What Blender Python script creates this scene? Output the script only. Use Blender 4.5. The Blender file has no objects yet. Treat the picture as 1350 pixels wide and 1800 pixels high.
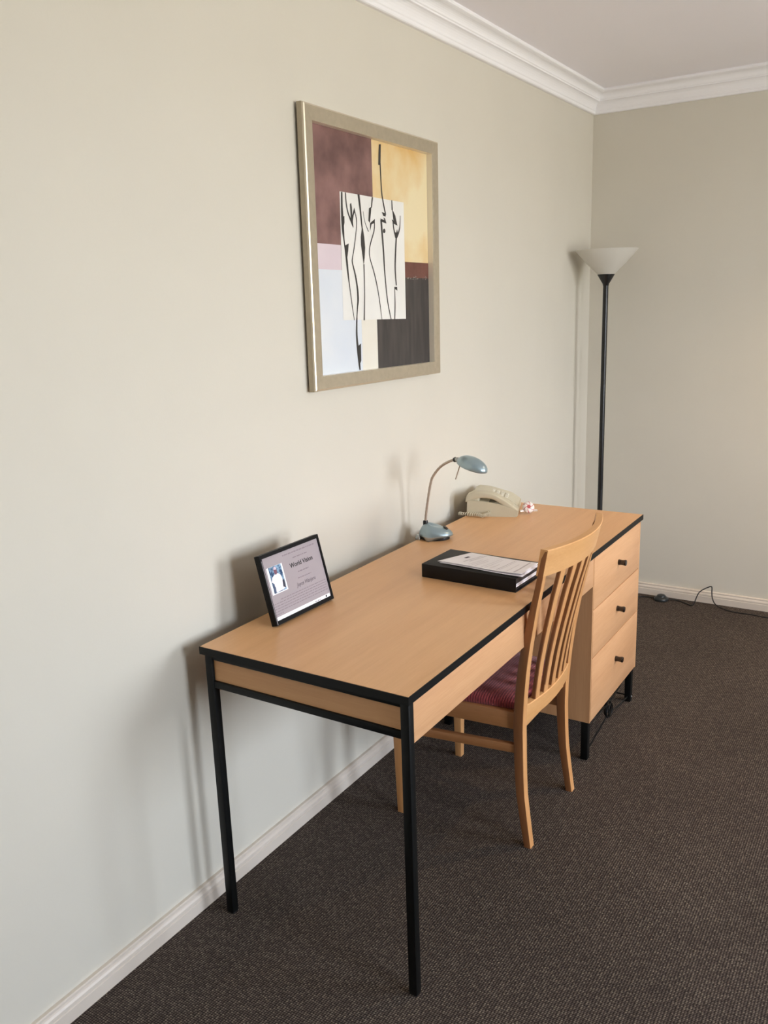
import bpy, bmesh, math, random
from mathutils import Vector, Matrix

# ------------------------------------------------------------------ camera, sky, light, exposure
scene = bpy.context.scene
C = scene.collection
PI = math.pi

cam_data = bpy.data.cameras.new('camera')
cam = bpy.data.objects.new('camera', cam_data)
C.objects.link(cam)
cam_data.sensor_fit = 'VERTICAL'
cam_data.sensor_height = 36.0
cam_data.sensor_width = 27.0
cam_data.lens = 1511.34 / 1800 * 36.0
cam_data.clip_start = 0.05
cam.matrix_world = (Matrix.Translation((1.4694, -1.3693, 1.5088)) @ Matrix.Rotation(0.5669, 4, 'Z')
                    @ Matrix.Rotation(1.3314, 4, 'X') @ Matrix.Rotation(-0.0343, 4, 'Z'))
scene.camera = cam

XR, YB, YF, ZC = 3.6, 2.908, -3.0, 2.43          # room: right wall, back wall, front wall, ceiling
WINS = [(-0.80, 0.05, 0.74, 2.16), (0.80, 1.75, 0.74, 2.16)]      # windows in the right wall: y0, y1, z0, z1
WR = 0.34                                          # thickness of the window wall

world = bpy.data.worlds.new('daylight')
scene.world = world
world.use_nodes = True
nt = world.node_tree
nt.nodes.clear()
wo = nt.nodes.new('ShaderNodeOutputWorld')
wb = nt.nodes.new('ShaderNodeBackground')
wg = nt.nodes.new('ShaderNodeNewGeometry')
wx = nt.nodes.new('ShaderNodeSeparateXYZ')
wr = nt.nodes.new('ShaderNodeValToRGB')
wm = nt.nodes.new('ShaderNodeMapRange')
nt.links.new(wg.outputs['Incoming'], wx.inputs[0])
wm.inputs['From Min'].default_value = 1.0
wm.inputs['From Max'].default_value = -1.0
nt.links.new(wx.outputs['Z'], wm.inputs['Value'])
nt.links.new(wm.outputs[0], wr.inputs[0])
# below the horizon: sunlit garden and paving; above: hazy bright sky
e = wr.color_ramp.elements
e[0].position = 0.0; e[0].color = (0.48, 0.485, 0.45, 1)
e[1].position = 1.0; e[1].color = (0.56, 0.76, 1.10, 1)
a = e.new(0.485); a.color = (0.68, 0.675, 0.63, 1)
a = e.new(0.515); a.color = (0.90, 0.96, 1.04, 1)
nt.links.new(wr.outputs[0], wb.inputs['Color'])
wb.inputs['Strength'].default_value = 28.0
nt.links.new(wb.outputs[0], wo.inputs['Surface'])

for y0, y1, z0, z1 in WINS:
    pl = bpy.data.lights.new('window_portal', 'AREA')
    pl.shape = 'RECTANGLE'
    pl.size = z1 - z0
    pl.size_y = y1 - y0
    pl.cycles.is_portal = True
    po = bpy.data.objects.new('window_portal', pl)
    C.objects.link(po)
    po.location = (XR + WR - 0.02, (y0 + y1) / 2, (z0 + z1) / 2)
    po.rotation_euler = (0, PI / 2, 0)      # faces -x, into the room

vs = scene.view_settings
vs.view_transform = 'Standard'
vs.look = 'None'
vs.gamma = 1.0
vs.use_curve_mapping = False
vs.exposure = 0.0

# ------------------------------------------------------------------ helpers
def lin(r, g, b):
    f = lambda c: (c / 12.92 if c <= 0.04045 else ((c + 0.055) / 1.055) ** 2.4)
    return (f(r / 255), f(g / 255), f(b / 255), 1)

def mat(name, col, rough=0.5, metal=0.0, spec=0.5, noise=None, bump=None, coat=0.0):
    """noise = (scale xyz, amount, detail): brightness variation; bump = (scale, strength, distance)"""
    m = bpy.data.materials.new(name)
    m.use_nodes = True
    n = m.node_tree.nodes; l = m.node_tree.links
    p = n['Principled BSDF']
    p.inputs['Base Color'].default_value = col
    p.inputs['Roughness'].default_value = rough
    p.inputs['Metallic'].default_value = metal
    p.inputs['Specular IOR Level'].default_value = spec
    p.inputs['Coat Weight'].default_value = coat
    tc = n.new('ShaderNodeTexCoord')
    if noise:
        mp = n.new('ShaderNodeMapping'); mp.inputs['Scale'].default_value = noise[0]
        l.new(tc.outputs['Object'], mp.inputs['Vector'])
        nz = n.new('ShaderNodeTexNoise'); nz.inputs['Scale'].default_value = 1.0
        nz.inputs['Detail'].default_value = noise[2]
        l.new(mp.outputs[0], nz.inputs['Vector'])
        r = n.new('ShaderNodeMapRange')
        r.inputs['From Min'].default_value = 0.3; r.inputs['From Max'].default_value = 0.7
        r.inputs['To Min'].default_value = 1 - noise[1]; r.inputs['To Max'].default_value = 1 + noise[1]
        l.new(nz.outputs['Fac'], r.inputs['Value'])
        mx = n.new('ShaderNodeMix'); mx.data_type = 'RGBA'; mx.blend_type = 'MULTIPLY'
        mx.inputs['Factor'].default_value = 1.0
        mx.inputs[6].default_value = col
        l.new(r.outputs[0], mx.inputs[7])
        l.new(mx.outputs[2], p.inputs['Base Color'])
    if bump:
        nb = n.new('ShaderNodeTexNoise'); nb.inputs['Scale'].default_value = bump[0]
        nb.inputs['Detail'].default_value = 3
        l.new(tc.outputs['Object'], nb.inputs['Vector'])
        b = n.new('ShaderNodeBump'); b.inputs['Strength'].default_value = bump[1]
        b.inputs['Distance'].default_value = bump[2]
        l.new(nb.outputs['Fac'], b.inputs['Height'])
        l.new(b.outputs[0], p.inputs['Normal'])
    return m

def wood(name, dark, light, axis, rough=0.38, grain=1.0):
    """beech: fine streaks running along one axis, with short darker flecks"""
    m = bpy.data.materials.new(name); m.use_nodes = True
    n = m.node_tree.nodes; l = m.node_tree.links; p = n['Principled BSDF']
    tc = n.new('ShaderNodeTexCoord')
    def streak(s_along, s_across, detail):
        mp = n.new('ShaderNodeMapping')
        sc = [s_across] * 3; sc[axis] = s_along
        mp.inputs['Scale'].default_value = sc
        l.new(tc.outputs['Object'], mp.inputs['Vector'])
        nz = n.new('ShaderNodeTexNoise'); nz.inputs['Scale'].default_value = 1.0
        nz.inputs['Detail'].default_value = detail; nz.inputs['Roughness'].default_value = 0.6
        l.new(mp.outputs[0], nz.inputs['Vector'])
        return nz.outputs['Fac']
    a = streak(1.2, 22, 4); b = streak(14, 320, 2)
    ad = n.new('ShaderNodeMath'); ad.operation = 'MULTIPLY_ADD'
    l.new(b, ad.inputs[0]); ad.inputs[1].default_value = 0.45 * grain; l.new(a, ad.inputs[2])
    cr = n.new('ShaderNodeValToRGB')
    cr.color_ramp.elements[0].position = 0.40; cr.color_ramp.elements[0].color = dark
    cr.color_ramp.elements[1].position = 0.95; cr.color_ramp.elements[1].color = light
    l.new(ad.outputs[0], cr.inputs[0])
    l.new(cr.outputs[0], p.inputs['Base Color'])
    p.inputs['Roughness'].default_value = rough
    p.inputs['Specular IOR Level'].default_value = 0.45
    return m

FR = {}                                   # frame origin of each thing

def finish(o, m, parent, smooth):
    ms = m if isinstance(m, (list, tuple)) else [m]
    for x in ms: o.data.materials.append(x)
    if smooth:
        for f in o.data.polygons: f.use_smooth = True
        if smooth != 'all':
            o.data.set_sharp_from_angle(angle=math.radians(40))
    C.objects.link(o)
    if parent: o.parent = parent
    return o

def root_of(o):
    while o and o.parent: o = o.parent
    return o

def off(parent):
    return Vector(FR.get(root_of(parent).name, (0, 0, 0))) if parent else Vector((0, 0, 0))

def mesh(name, verts, faces, m, parent=None, smooth=False, idx=None):
    d = off(parent)
    me = bpy.data.meshes.new(name)
    me.from_pydata([Vector(v) - d for v in verts], [], faces)
    bm = bmesh.new(); bm.from_mesh(me)
    if idx is None: bmesh.ops.recalc_face_normals(bm, faces=bm.faces)
    bm.to_mesh(me); bm.free()
    o = bpy.data.objects.new(name, me)
    if idx: me.polygons.foreach_set('material_index', idx)
    return finish(o, m, parent, smooth)

def from_bm(name, bm, m, parent=None, smooth=False):
    d = off(parent)
    bmesh.ops.translate(bm, verts=bm.verts, vec=-d)
    bmesh.ops.recalc_face_normals(bm, faces=bm.faces)
    me = bpy.data.meshes.new(name); bm.to_mesh(me); bm.free()
    return finish(bpy.data.objects.new(name, me), m, parent, smooth)

def bm_box(bm, a, b, bev=0.0, seg=2):
    vs_ = [bm.verts.new((x, y, z)) for x in (a[0], b[0]) for y in (a[1], b[1]) for z in (a[2], b[2])]
    fs = [bm.faces.new([vs_[i] for i in q]) for q in ((0, 1, 3, 2), (4, 6, 7, 5), (0, 4, 5, 1), (2, 3, 7, 6), (0, 2, 6, 4), (1, 5, 7, 3))]
    if bev:
        ed = {e_ for f in fs for e_ in f.edges}
        bmesh.ops.bevel(bm, geom=list(ed), offset=bev, segments=seg, profile=0.5, affect='EDGES')

def box(name, a, b, m, parent=None, bev=0.0, seg=2):
    bm = bmesh.new(); bm_box(bm, a, b, bev, seg)
    return from_bm(name, bm, m, parent, smooth=bool(bev))

def tube_geo(pts, rad, n=10, closed=False, squash=1.0):
    pts = [Vector(p) for p in pts]
    rs = rad if isinstance(rad, (list, tuple)) else [rad] * len(pts)
    V, F = [], []
    up = None
    N = len(pts)
    for i, p in enumerate(pts):
        if closed: t = pts[(i + 1) % N] - pts[i - 1]
        else: t = pts[min(i + 1, N - 1)] - pts[max(i - 1, 0)]
        t.normalize()
        if up is None:
            up = Vector((0, 0, 1)) if abs(t.z) < 0.9 else Vector((1, 0, 0))
        s = t.cross(up)
        if s.length < 1e-5: s = t.cross(Vector((0, 1, 0)))
        s.normalize(); up = s.cross(t).normalized()
        for k in range(n):
            a_ = 2 * PI * k / n
            V.append(p + s * math.cos(a_) * rs[i] + up * math.sin(a_) * rs[i] * squash)
    for i in range(N if closed else N - 1):
        for k in range(n):
            j = (i + 1) % N
            F.append((i * n + k, i * n + (k + 1) % n, j * n + (k + 1) % n, j * n + k))
    if not closed:
        F.append(tuple(range(n - 1, -1, -1))); F.append(tuple((N - 1) * n + k for k in range(n)))
    return V, F

def tube(name, pts, rad, m, parent=None, n=10, closed=False, squash=1.0):
    V, F = tube_geo(pts, rad, n, closed, squash)
    return mesh(name, V, F, m, parent, smooth=True)

def catmull(pts, k=8):
    P = [Vector(p) for p in pts]; out = []
    for i in range(len(P) - 1):
        p0 = P[max(i - 1, 0)]; p1 = P[i]; p2 = P[i + 1]; p3 = P[min(i + 2, len(P) - 1)]
        for j in range(k):
            t = j / k
            out.append(0.5 * ((2 * p1) + (p2 - p0) * t + (2 * p0 - 5 * p1 + 4 * p2 - p3) * t * t + (3 * p1 - p0 - 3 * p2 + p3) * t ** 3))
    out.append(P[-1]); return out

def lathe_geo(prof, c=(0, 0, 0), n=40, axis='z', sx=1.0, sy=1.0):
    V, F = [], []
    for r, h in prof:
        for k in range(n):
            a_ = 2 * PI * k / n
            if axis == 'z': v = (c[0] + r * sx * math.cos(a_), c[1] + r * sy * math.sin(a_), c[2] + h)
            else: v = (c[0] + h, c[1] + r * math.cos(a_), c[2] + r * math.sin(a_))
            V.append(v)
    for i in range(len(prof) - 1):
        for k in range(n):
            F.append((i * n + k, i * n + (k + 1) % n, (i + 1) * n + (k + 1) % n, (i + 1) * n + k))
    if prof[0][0] > 0: F.append(tuple(range(n)))
    if prof[-1][0] > 0: F.append(tuple((len(prof) - 1) * n + k for k in range(n)))
    return V, F

def lathe(name, prof, c, m, parent=None, n=40, axis='z', smooth=True, sx=1.0, sy=1.0):
    V, F = lathe_geo(prof, c, n, axis, sx, sy)
    o = mesh(name, V, F, m, parent, smooth=smooth)
    bm = bmesh.new(); bm.from_mesh(o.data); bmesh.ops.remove_doubles(bm, verts=bm.verts, dist=1e-6)
    bmesh.ops.recalc_face_normals(bm, faces=bm.faces); bm.to_mesh(o.data); bm.free()
    return o

def loft(name, rings, m, parent=None, smooth=True, cap=True, bev=0.0):
    """rings: equal-length loops of points"""
    n = len(rings[0]); V = [p for r in rings for p in r]; F = []
    for i in range(len(rings) - 1):
        for k in range(n):
            F.append((i * n + k, i * n + (k + 1) % n, (i + 1) * n + (k + 1) % n, (i + 1) * n + k))
    if cap:
        F.append(tuple(range(n))); F.append(tuple((len(rings) - 1) * n + k for k in range(n)))
    return mesh(name, V, F, m, parent, smooth=smooth)

def rrect(cx, cy, hx, hy, r, k=2):
    """rounded rectangle loop (2D)"""
    out = []
    for sx, sy, a0 in ((1, 1, 0), (-1, 1, PI / 2), (-1, -1, PI), (1, -1, 1.5 * PI)):
        for j in range(k + 1):
            a_ = a0 + PI / 2 * j / k
            out.append((cx + sx * (hx - r) + r * math.cos(a_), cy + sy * (hy - r) + r * math.sin(a_)))
    return out

def extrude_profile(name, prof, m, frames, parent=None, smooth=False):
    """prof: 2D loop (a, b); frames: list of functions (a, b) -> point"""
    return loft(name, [[f(a_, b_) for a_, b_ in prof] for f in frames], m, parent, smooth=smooth)

def thing(name, label, cat, loc=(0, 0, 0), rot=(0, 0, 0), group=None, local=False):
    o = bpy.data.objects.new(name, None); C.objects.link(o)
    o.empty_display_size = 0.1
    o.location = loc; o.rotation_euler = rot
    o['label'] = label; o['category'] = cat
    if group: o['group'] = group
    FR[o.name] = (0, 0, 0) if local else tuple(loc)
    return o

def tag(o, label, cat, group=None):
    o['label'] = label; o['category'] = cat
    if group: o['group'] = group
    return o

def struct(o, label=None):
    o['kind'] = 'structure'
    if label: o['label'] = label
    return o

def text_mesh(name, s, size, to_world, m, parent, align='LEFT', shear=0.0, bold=0.0):
    """flat lettering as a mesh; to_world maps (x, y) of the text plane"""
    cu = bpy.data.curves.new('t', 'FONT'); cu.body = s; cu.size = size; cu.align_x = align; cu.shear = shear
    cu.resolution_u = 3; cu.offset = bold
    to = bpy.data.objects.new('t', cu); C.objects.link(to)
    dg = bpy.context.evaluated_depsgraph_get()
    me = bpy.data.meshes.new_from_object(to.evaluated_get(dg))
    bpy.data.objects.remove(to); bpy.data.curves.remove(cu)
    for v in me.vertices: v.co = to_world(v.co.x, v.co.y)
    me.materials.clear(); me.name = name
    o = bpy.data.objects.new(name, me)
    return finish(o, m, parent, False)

# ------------------------------------------------------------------ materials
M = {}
M['wall'] = mat('cream_wall_paint', lin(213, 207, 193), 0.65, noise=((3, 3, 3), 0.012, 3), bump=(220, 0.12, 0.001))
M['ceiling'] = mat('ceiling_paint', lin(250, 246, 250), 0.8, noise=((2, 2, 2), 0.01, 2))
M['trim'] = mat('white_gloss_plaster', lin(248, 246, 247), 0.45, noise=((4, 4, 4), 0.01, 2))
M['skirting'] = mat('skirting_paint', lin(214, 202, 188), 0.42, noise=((6, 6, 6), 0.03, 3))
M['beech_top'] = wood('beech_laminate_top', lin(210, 158, 110), lin(224, 174, 124), 1, 0.34)
M['beech_y'] = wood('beech_laminate_along', lin(194, 143, 100), lin(214, 166, 122), 1, 0.42)
M['beech_x'] = wood('beech_laminate_across', lin(196, 144, 96), lin(214, 164, 116), 0, 0.42)
M['beech_z'] = wood('beech_laminate_upright', lin(198, 146, 100), lin(216, 168, 122), 2, 0.42)
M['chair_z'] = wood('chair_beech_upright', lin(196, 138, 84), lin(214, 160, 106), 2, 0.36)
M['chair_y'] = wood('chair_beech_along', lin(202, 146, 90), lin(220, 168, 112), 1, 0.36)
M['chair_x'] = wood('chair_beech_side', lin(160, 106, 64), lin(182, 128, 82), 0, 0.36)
M['chair_brown'] = wood('chair_beech_brown', lin(130, 82, 47), lin(152, 100, 61), 2, 0.42)
M['edging'] = mat('black_edging', lin(13, 14, 14), 0.5, 0.0, 0.25, noise=((30, 30, 30), 0.15, 2))
M['steel'] = mat('black_painted_steel', lin(10, 12, 12), 0.45, 0.0, 0.25, noise=((25, 25, 25), 0.2, 2))
M['knob'] = mat('dark_brown_knob', lin(30, 16, 10), 0.25, coat=0.5)
M['gap'] = mat('cabinet_inside', lin(120, 84, 54), 0.7)
M['lampblack'] = mat('lamp_black_enamel', lin(20, 20, 21), 0.33)
M['silver'] = mat('blue_silver_plastic', lin(158, 177, 184), 0.28, metal=0.6)
M['silver_pale'] = mat('pale_silver_plastic', lin(176, 180, 178), 0.26, metal=0.6)
M['gooseneck'] = mat('grey_gooseneck', lin(184, 172, 158), 0.38, metal=0.5)
M['rubber'] = mat('black_rubber', lin(18, 20, 22), 0.4)
M['phone'] = mat('beige_phone_plastic', lin(196, 186, 160), 0.4, noise=((40, 40, 40), 0.02, 2))
M['phone_light'] = mat('pale_phone_plastic', lin(206, 198, 174), 0.4)
M['phone_key'] = mat('phone_key', lin(216, 210, 192), 0.4)
M['phone_dark'] = mat('phone_recess', lin(120, 112, 92), 0.5)
M['paper'] = mat('white_paper', lin(250, 246, 250), 0.7)
M['print'] = mat('grey_print', lin(206, 198, 204), 0.7)
M['print_dark'] = mat('dark_print', lin(70, 66, 72), 0.7)
M['binder'] = mat('black_binder_vinyl', lin(15, 13, 13), 0.55, 0.0, 0.3, bump=(700, 0.25, 0.0005))
M['sweet_white'] = mat('sweet_white', lin(232, 222, 214), 0.25)
M['sweet_red'] = mat('sweet_red', lin(186, 84, 84), 0.3)
M['gold'] = mat('champagne_frame', lin(178, 166, 144), 0.42, metal=0.4, noise=((60, 60, 60), 0.05, 3))
M['gold_lip'] = mat('polished_champagne', lin(222, 211, 188), 0.38, metal=0.7)
M['slip'] = mat('pale_inner_slip', lin(240, 231, 212), 0.35)
M['backing'] = mat('dark_backing', lin(40, 34, 28), 0.8)
M['cord'] = mat('black_cord', lin(20, 19, 19), 0.5)

# lamp glass: frosted, lets light through
g = bpy.data.materials.new('frosted_white_glass'); g.use_nodes = True
p = g.node_tree.nodes['Principled BSDF']
p.inputs['Base Color'].default_value = lin(238, 236, 230); p.inputs['Roughness'].default_value = 0.35
tr = g.node_tree.nodes.new('ShaderNodeBsdfTranslucent'); tr.inputs[0].default_value = lin(236, 232, 222)
mx = g.node_tree.nodes.new('ShaderNodeMixShader'); mx.inputs[0].default_value = 0.4
g.node_tree.links.new(p.outputs[0], mx.inputs[1]); g.node_tree.links.new(tr.outputs[0], mx.inputs[2])
g.node_tree.links.new(mx.outputs[0], g.node_tree.nodes['Material Output'].inputs[0])
M['glass_shade'] = g

# window glass
g = bpy.data.materials.new('clear_window_glass'); g.use_nodes = True
n = g.node_tree.nodes; n.clear()
out = n.new('ShaderNodeOutputMaterial'); t1 = n.new('ShaderNodeBsdfTransparent'); g1 = n.new('ShaderNodeBsdfGlossy')
g1.inputs['Roughness'].default_value = 0.02
mx = n.new('ShaderNodeMixShader'); mx.inputs[0].default_value = 0.06
g.node_tree.links.new(t1.outputs[0], mx.inputs[1]); g.node_tree.links.new(g1.outputs[0], mx.inputs[2])
g.node_tree.links.new(mx.outputs[0], out.inputs[0])
M['window_glass'] = g

def carpet():
    m = bpy.data.materials.new('brown_loop_carpet'); m.use_nodes = True
    n = m.node_tree.nodes; l = m.node_tree.links; p = n['Principled BSDF']
    tc = n.new('ShaderNodeTexCoord')
    mp = n.new('ShaderNodeMapping'); mp.inputs['Scale'].default_value = (1 / 0.0062, 1 / 0.0050, 1)
    l.new(tc.outputs['Object'], mp.inputs['Vector'])
    vo = n.new('ShaderNodeTexVoronoi'); vo.voronoi_dimensions = '2D'; vo.inputs['Scale'].default_value = 1.0
    vo.inputs['Randomness'].default_value = 0.22
    l.new(mp.outputs[0], vo.inputs['Vector'])
    dome = n.new('ShaderNodeMapRange'); dome.inputs['From Min'].default_value = 0.08; dome.inputs['From Max'].default_value = 0.55
    dome.inputs['To Min'].default_value = 1.0; dome.inputs['To Max'].default_value = 0.0
    l.new(vo.outputs['Distance'], dome.inputs['Value'])
    sep = n.new('ShaderNodeSeparateColor'); l.new(vo.outputs['Color'], sep.inputs[0])
    pick = n.new('ShaderNodeValToRGB')                       # yarn colour of each loop
    el = pick.color_ramp.elements
    el[0].position = 0.0; el[0].color = lin(90, 78, 70)
    el[1].position = 1.0; el[1].color = lin(140, 127, 112)
    x = el.new(0.55); x.color = lin(110, 97, 87)
    x = el.new(0.85); x.color = lin(128, 115, 102)
    l.new(sep.outputs[0], pick.inputs[0])
    big = n.new('ShaderNodeTexNoise'); big.inputs['Scale'].default_value = 2.2; big.inputs['Detail'].default_value = 4
    l.new(tc.outputs['Object'], big.inputs['Vector'])
    tint = n.new('ShaderNodeMapRange'); tint.inputs['From Min'].default_value = 0.3; tint.inputs['From Max'].default_value = 0.7
    tint.inputs['To Min'].default_value = 0.88; tint.inputs['To Max'].default_value = 1.1
    l.new(big.outputs['Fac'], tint.inputs['Value'])
    mx = n.new('ShaderNodeMix'); mx.data_type = 'RGBA'; mx.blend_type = 'MIX'
    mx.inputs[6].default_value = lin(40, 34, 31); l.new(pick.outputs[0], mx.inputs[7]); l.new(dome.outputs[0], mx.inputs['Factor'])
    m2 = n.new('ShaderNodeMix'); m2.data_type = 'RGBA'; m2.blend_type = 'MULTIPLY'; m2.inputs['Factor'].default_value = 1
    l.new(mx.outputs[2], m2.inputs[6]); l.new(tint.outputs[0], m2.inputs[7])
    l.new(m2.outputs[2], p.inputs['Base Color'])
    p.inputs['Roughness'].default_value = 0.95; p.inputs['Specular IOR Level'].default_value = 0.15
    bp = n.new('ShaderNodeBump'); bp.inputs['Strength'].default_value = 0.55; bp.inputs['Distance'].default_value = 0.002
    l.new(dome.outputs[0], bp.inputs['Height']); l.new(bp.outputs[0], p.inputs['Normal'])
    return m
M['carpet'] = carpet()

def seat_fabric():
    m = bpy.data.materials.new('red_ribbed_fabric'); m.use_nodes = True
    n = m.node_tree.nodes; l = m.node_tree.links; p = n['Principled BSDF']
    tc = n.new('ShaderNodeTexCoord')
    wv = n.new('ShaderNodeTexWave'); wv.wave_type = 'BANDS'; wv.bands_direction = 'X'
    wv.inputs['Scale'].default_value = 42; wv.inputs['Distortion'].default_value = 1.5; wv.inputs['Detail'].default_value = 2
    wv.inputs['Detail Scale'].default_value = 6
    l.new(tc.outputs['Object'], wv.inputs['Vector'])
    cr = n.new('ShaderNodeValToRGB')
    cr.color_ramp.elements[0].color = lin(112, 34, 39); cr.color_ramp.elements[1].color = lin(160, 60, 62)
    l.new(wv.outputs['Fac'], cr.inputs[0]); l.new(cr.outputs[0], p.inputs['Base Color'])
    p.inputs['Roughness'].default_value = 0.85; p.inputs['Sheen Weight'].default_value = 0.3
    bp = n.new('ShaderNodeBump'); bp.inputs['Strength'].default_value = 0.4; bp.inputs['Distance'].default_value = 0.002
    l.new(wv.outputs['Fac'], bp.inputs['Height']); l.new(bp.outputs[0], p.inputs['Normal'])
    return m
M['seat'] = seat_fabric()

# ------------------------------------------------------------------ room shell
W = 0.12
struct(box('floor', (-W, YF - W, -0.1), (XR + WR, YB + W, 0), M['carpet']), 'dark brown loop-pile carpet with pale flecks')
struct(box('ceiling', (-W, YF - W, ZC), (XR + WR, YB + W, ZC + 0.1), M['ceiling']), 'plain off-white ceiling')
struct(box('wall_left', (-W, YF - W, 0), (0, YB + W, ZC), M['wall']), 'cream painted wall behind the desk')
struct(box('wall_back', (0, YB, 0), (XR, YB + W, ZC), M['wall']), 'cream painted wall behind the floor lamp')
struct(box('wall_front', (0, YF - W, 0), (XR, YF, ZC), M['wall']))
bm = bmesh.new()
zlo, zhi = WINS[0][2], WINS[0][3]
ys = [YF - W] + sorted(v for w in WINS for v in w[:2]) + [YB + W]
bm_box(bm, (XR, ys[0], 0), (XR + WR, ys[-1], zlo)); bm_box(bm, (XR, ys[0], zhi), (XR + WR, ys[-1], ZC))
for k in range(0, len(ys), 2): bm_box(bm, (XR, ys[k], zlo), (XR + WR, ys[k + 1], zhi))
struct(from_bm('wall_right', bm, M['wall']))
for k, (wy0, wy1, wz0, wz1) in enumerate(WINS):
    win = struct(bpy.data.objects.new('window_%d' % (k + 1), None)); C.objects.link(win)
    win.location = (XR + WR - 0.065, (wy0 + wy1) / 2, wz0); FR[win.name] = tuple(win.location)
    bm = bmesh.new()
    x0, x1, f = XR + WR - 0.09, XR + WR - 0.04, 0.045
    bm_box(bm, (x0, wy0, wz0), (x1, wy0 + f, wz1)); bm_box(bm, (x0, wy1 - f, wz0), (x1, wy1, wz1))
    bm_box(bm, (x0, wy0, wz0), (x1, wy1, wz0 + f)); bm_box(bm, (x0, wy0, wz1 - f), (x1, wy1, wz1))
    ym = (wy0 + wy1) / 2
    bm_box(bm, (x0, ym - 0.03, wz0), (x1, ym + 0.03, wz1))
    from_bm('window_frame', bm, M['trim'], win)
    for ya, yb in ((wy0 + f, ym - 0.03), (ym + 0.03, wy1 - f)):
        box('pane', (XR + WR - 0.067, ya, wz0 + f), (XR + WR - 0.063, yb, wz1 - f), M['window_glass'], win)

# cornice: (distance out from the wall, height)
cp = [(0, 2.334), (0.010, 2.334), (0.0135, 2.3365), (0.0145, 2.341), (0.0135, 2.345), (0.0135, 2.347)]
for k in range(7):
    t = k / 6 * PI / 2
    cp.append((0.0155 + 0.0225 * (1 - math.cos(t)), 2.350 + 0.034 * math.sin(t)))
cp += [(0.0395, 2.3845), (0.0395, 2.3895), (0.0415, 2.391)]
for k in range(7):
    t = k / 6 * PI / 2
    cp.append((0.0425 + 0.0215 * (1 - math.cos(t)), 2.392 + 0.0225 * math.sin(t)))
cp += [(0.066, 2.4155), (0.070, 2.4165), (0.0745, 2.419), (0.0760, 2.423), (0.0745, 2.427), (0.074, ZC), (0, ZC)]
struct(extrude_profile('trim_1', cp, M['trim'], [lambda d, z: (d, YF, z), lambda d, z: (d, YB - d, z)]), 'white moulded cornice above the desk wall')
struct(extrude_profile('trim_2', cp, M['trim'], [lambda d, z: (d, YB - d, z), lambda d, z: (XR, YB - d, z)]), 'white moulded cornice above the floor lamp wall')
# skirting
bp_ = [(0, 0), (0.018, 0), (0.018, 0.031), (0.0165, 0.0325), (0.0150, 0.033), (0.0150, 0.0345), (0.0165, 0.0355), (0.0162, 0.042), (0.013, 0.047),
       (0.0105, 0.049), (0.0105, 0.0505), (0.0115, 0.052), (0.0112, 0.056), (0.009, 0.058), (0, 0.058)]
struct(extrude_profile('baseboard_left', bp_, M['skirting'], [lambda d, z: (d, YF, z), lambda d, z: (d, YB - d, z)]), 'cream moulded skirting below the desk wall')
struct(extrude_profile('baseboard_back', bp_, M['skirting'], [lambda d, z: (d, YB - d, z), lambda d, z: (XR, YB - d, z)]), 'cream moulded skirting behind the floor lamp')

# ------------------------------------------------------------------ desk
DX0, DX1, DY0, DY1, DZ = 0.064, 0.641, 0.0, 1.682, 0.73
desk = thing('desk', 'long beech desk with black edging, black legs and three drawers', 'desk', (0.35, 0.84, 0))
b = 0.002
top = box('tabletop', (DX0 + b, DY0 + b, DZ - 0.017), (DX1 - b, DY1 - b, DZ), M['beech_top'], desk)
bm = bmesh.new()
for a_, b_ in (((DX0, DY0, DZ - 0.019), (DX1, DY0 + b, DZ - 0.0006)), ((DX0, DY1 - b, DZ - 0.019), (DX1, DY1, DZ - 0.0006)),
               ((DX0, DY0 + b, DZ - 0.019), (DX0 + b, DY1 - b, DZ - 0.0006)), ((DX1 - b, DY0 + b, DZ - 0.019), (DX1, DY1 - b, DZ - 0.0006))):
    bm_box(bm, a_, b_)
from_bm('edging', bm, M['edging'], top)['label'] = 'black edging strip round the desk top'
zt = DZ - 0.019
LW = 0.021
for x in (0.076, 0.617):
    bm = bmesh.new(); bm_box(bm, (x, 0.004, 0.004), (x + LW, 0.004 + LW, zt), 0.002)
    lg = from_bm('leg', bm, M['steel'], desk, smooth=True)
    bm = bmesh.new(); bm_box(bm, (x + 0.001, 0.005, 0.0), (x + LW - 0.001, 0.003 + LW, 0.006), 0.001)
    from_bm('foot_cap', bm, M['rubber'], lg)
box('end_rail', (0.076 + LW, 0.006, 0.628), (0.617, 0.004 + LW - 0.002, 0.646), M['steel'], desk, 0.0015)
box('upper_rail', (0.076 + LW, 0.006, zt - 0.011), (0.617, 0.004 + LW - 0.002, zt), M['steel'], desk, 0.0015)
box('end_panel', (0.076 + LW, 0.012, 0.646), (0.617, 0.024, zt - 0.011), M['beech_x'], desk)
box('front_panel', (0.620, 0.026, 0.612), (0.634, 1.158, zt), M['beech_y'], desk, 0.0008)
box('back_panel', (0.082, 0.026, 0.612), (0.094, 1.158, zt), M['beech_y'], desk)
PY0, PY1, PZ = 1.158, 1.676, 0.138
PX0, PX1 = 0.085, 0.634
ped = thing_part = None
bm = bmesh.new()
bm_box(bm, (PX0, PY0, PZ), (PX1, PY0 + 0.006, zt)); bm_box(bm, (PX0, PY1 - 0.012, PZ), (PX1, PY1, zt))
bm_box(bm, (PX0, PY0 + 0.006, PZ), (PX1 - 0.019, PY1 - 0.012, PZ + 0.014)); bm_box(bm, (PX0, PY0 + 0.006, PZ + 0.014), (PX0 + 0.012, PY1 - 0.012, zt))
bm_box(bm, (PX0 + 0.012, PY0 + 0.006, zt - 0.012), (PX1 - 0.019, PY1 - 0.012, zt))
ped = from_bm('pedestal_body', bm, M['beech_z'], desk)
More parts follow.
